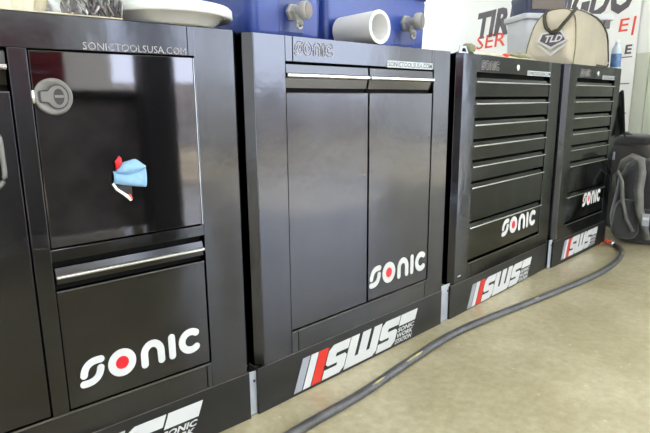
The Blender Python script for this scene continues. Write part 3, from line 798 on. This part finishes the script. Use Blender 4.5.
# banner (flat vinyl sheet with its own small thickness)
r = empty('banner', A, thw, 'white tyre shop banner with grey and red lettering on the far wall', 'banner')
def bb(mb, s0, s1, o0, o1, z0, z1, m): mb.box(s0, s1, side * o0, side * o1, z0, z1, m)
mb = MB(); bb(mb, -1.45, 1.735, .000, .003, .42, 2.45, M['ban']); mb.build('sheet', r)
def btext(m, name, *a, **k):
    mb = MB(); vs, fs = text2d(*a, **k); mb.add([(x, side * .0045, z) for x, z in vs], fs, m); return mb.build(name, r)
btext(M['banink'], 'lettering', 'TIRE', .0, .60, 1.38, 1.605, shear=.045, off=.045)
btext(M['banink'], 'lettering', 'KINGDO', .76, 1.665, 1.38, 1.605, shear=.045, off=.045)
tag(btext(M['banred'], 'lettering', 'SERVICE', .025, .98, 1.288, 1.405, shear=.02, off=.008), 'thin red lettering')
tag(btext(M['banred'], 'lettering', 'E', 1.585, 1.655, 1.265, 1.345, shear=.01, off=.01), 'thin red lettering')
mb = MB(); mb.prism([(1.685, 1.235), (1.700, 1.235), (1.712, 1.35), (1.697, 1.35)], side * .003, side * .005, M['banred'], 'y'); mb.build('red_stroke', r)
tag(btext(M['banink'], 'lettering', 'E', 1.650, 1.700, 1.120, 1.178, shear=.005, off=.03), 'small grey lettering')
for z in (1.098, .93, .74):
    mb = MB(); bb(mb, 1.60, 1.71, .003, .0045, z, z + .006, M['banink']); mb.build('ruled_line', r)

# workbench and column added across the aisle, out of view, to darken the mirror image in the first cabinet
r = empty('unseen_bench', (.45, -2.35, 0), 0, 'dark grey workbench with steel legs added opposite the cabinets to darken their reflections', 'unseen_bench')
mb = MB(); mb.box(-.75, .50, -.30, .30, .86, .91, M['tyre']); mb.build('bench_top', r, bevel=.004)
mb = MB(); mb.box(-.70, .45, -.26, .26, .10, .86, M['bench']); mb.build('bench_body', r, bevel=.004)
for x in (-.68, .43):
    for y in (-.24, .24): MB().box(x - .03, x + .03, y - .03, y + .03, 0, .10, M['frame']).build('leg', r)
r = empty('added_chest', (.12, -2.35, .91), 0, 'red tool chest added for the reflections, on the dark workbench', 'added tool chest')  # unseen chest added to give the door a reddish reflection
mb = MB(); mb.box(-.30, .30, -.2, .2, .0, .36, M['redtool']); mb.build('chest_body', r, bevel=.006)
for k in range(3): mb = MB(); mb.box(-.27, .27, .2, .21, .02 + .11 * k, .12 + .11 * k, M['redtool']); d = mb.build('drawer', r, bevel=.002); MB().box(-.22, .22, .21, .222, .09 + .11 * k, .10 + .11 * k, M['alu']).build('handle', d)
struct('added_column', MB().box(.74, .92, -2.0, -1.82, 0, ZC - .22, M['frame']), bevel=.01)  # dark unseen column added for the reflection in the glossy door

# ceiling lamps (strip lights)
lamp = mat('lamp_tube', (1, 1, 1), .5)
nt = lamp.node_tree; b_ = nt.nodes['Principled BSDF']; b_.inputs['Emission Color'].default_value = (.93, .97, 1, 1); b_.inputs['Emission Strength'].default_value = 19
k = 0
proto = None
for ly in (-5.6, -3.4, -.9, 1.4):
    for lx in (-3.0, .4, 3.8, 7.2):
        if proto is None:
            r = empty('ceiling_light', (lx, ly, ZC - .34), 0)
            mb = MB(); mb.box(-.75, .75, -.10, .10, .05, .09, M['wallw']); mb.box(-.6, -.58, -.01, .01, .09, .34, M['alu']); mb.box(.58, .6, -.01, .01, .09, .34, M['alu']); f1 = mb.build('housing', r)
            mb = MB(); mb.tube([(-.72, -.05, .025), (.72, -.05, .025)], .018, lamp, 10); mb.tube([(-.72, .05, .025), (.72, .05, .025)], .018, lamp, 10); f2 = mb.build('lamp_tube', r, smooth=True)
            proto = (r, f1, f2)
        else:
            r = proto[0].copy(); COL.objects.link(r); r.location = (lx, ly, ZC - .34)
            for q in proto[1:]:
                c_ = q.copy(); COL.objects.link(c_); c_.parent = r
        tag(r, 'long white strip light hanging under the workshop ceiling', 'ceiling light', 'strip lights under the ceiling')

# ------------------------------------------------------------------ daylight
w = bpy.data.worlds.new('World'); sc.world = w; w.use_nodes = True
bg = w.node_tree.nodes['Background']; bg.inputs['Color'].default_value = (.80, .89, 1.0, 1); bg.inputs['Strength'].default_value = 4.5
def area(name, loc, rot, sx, sy, e, col=(.9, .95, 1)):
    l = bpy.data.lights.new(name, 'AREA'); l.shape = 'RECTANGLE'; l.size = sx; l.size_y = sy; l.energy = e; l.color = col
    l.cycles.is_portal = True
    o = bpy.data.objects.new(name, l); COL.objects.link(o); o.location = loc; o.rotation_euler = rot; return o
area('daylight', (2.55, Y0, 1.9), (PI / 2, 0, 0), 1.3, 3.8, 1)
area('daylight', (-2.15, Y0, 1.6), (PI / 2, 0, 0), 2.5, 3.2, 1)
area('daylight', (6.3, Y0, 1.9), (PI / 2, 0, 0), 5.0, 3.8, 1)
area('daylight', (X1, -4.7, 1.6), (0, -PI / 2, 0), 3.2, 2.6, 1)
area('daylight', (X1, -.6, 1.95), (0, -PI / 2, 0), 2.1, 3.6, 1)
bpy.data.objects.remove(wr)
sl = bpy.data.lights.new('sun', 'SUN'); sl.energy = 16.; sl.angle = .01; sl.color = (1, .95, .86)
so = bpy.data.objects.new('sun', sl); COL.objects.link(so); so.rotation_euler = Vector((.05, .80, -.64)).to_track_quat('-Z', 'Y').to_euler()

# ------------------------------------------------------------------ camera
cd = bpy.data.cameras.new('Camera'); cam = bpy.data.objects.new('Camera', cd); COL.objects.link(cam); sc.camera = cam
yaw, pit, rol = .76349924, .21159203, -.00927182
f = Vector((math.sin(yaw) * math.cos(pit), math.cos(yaw) * math.cos(pit), -math.sin(pit)))
r0 = Vector((math.cos(yaw), -math.sin(yaw), 0)); u0 = r0.cross(f)
rr = math.cos(rol) * r0 + math.sin(rol) * u0; uu = -math.sin(rol) * r0 + math.cos(rol) * u0
mw = Matrix.Identity(4)
for i in range(3): mw[i][0] = rr[i]; mw[i][1] = uu[i]; mw[i][2] = -f[i]; mw[i][3] = cam_pos[i]
cam.matrix_world = mw
cd.sensor_width = 36; cd.lens = .82499182 * 36; cd.clip_start = .02; cd.clip_end = 200

vs_ = sc.view_settings; vs_.view_transform = 'Standard'; vs_.look = 'None'; vs_.exposure = 1.0; vs_.gamma = 1; vs_.use_curve_mapping = False
sc.cycles.use_denoising = True; sc.cycles.max_bounces = 10; sc.cycles.diffuse_bounces = 5; sc.cycles.glossy_bounces = 5
sc.cycles.sample_clamp_indirect = 8
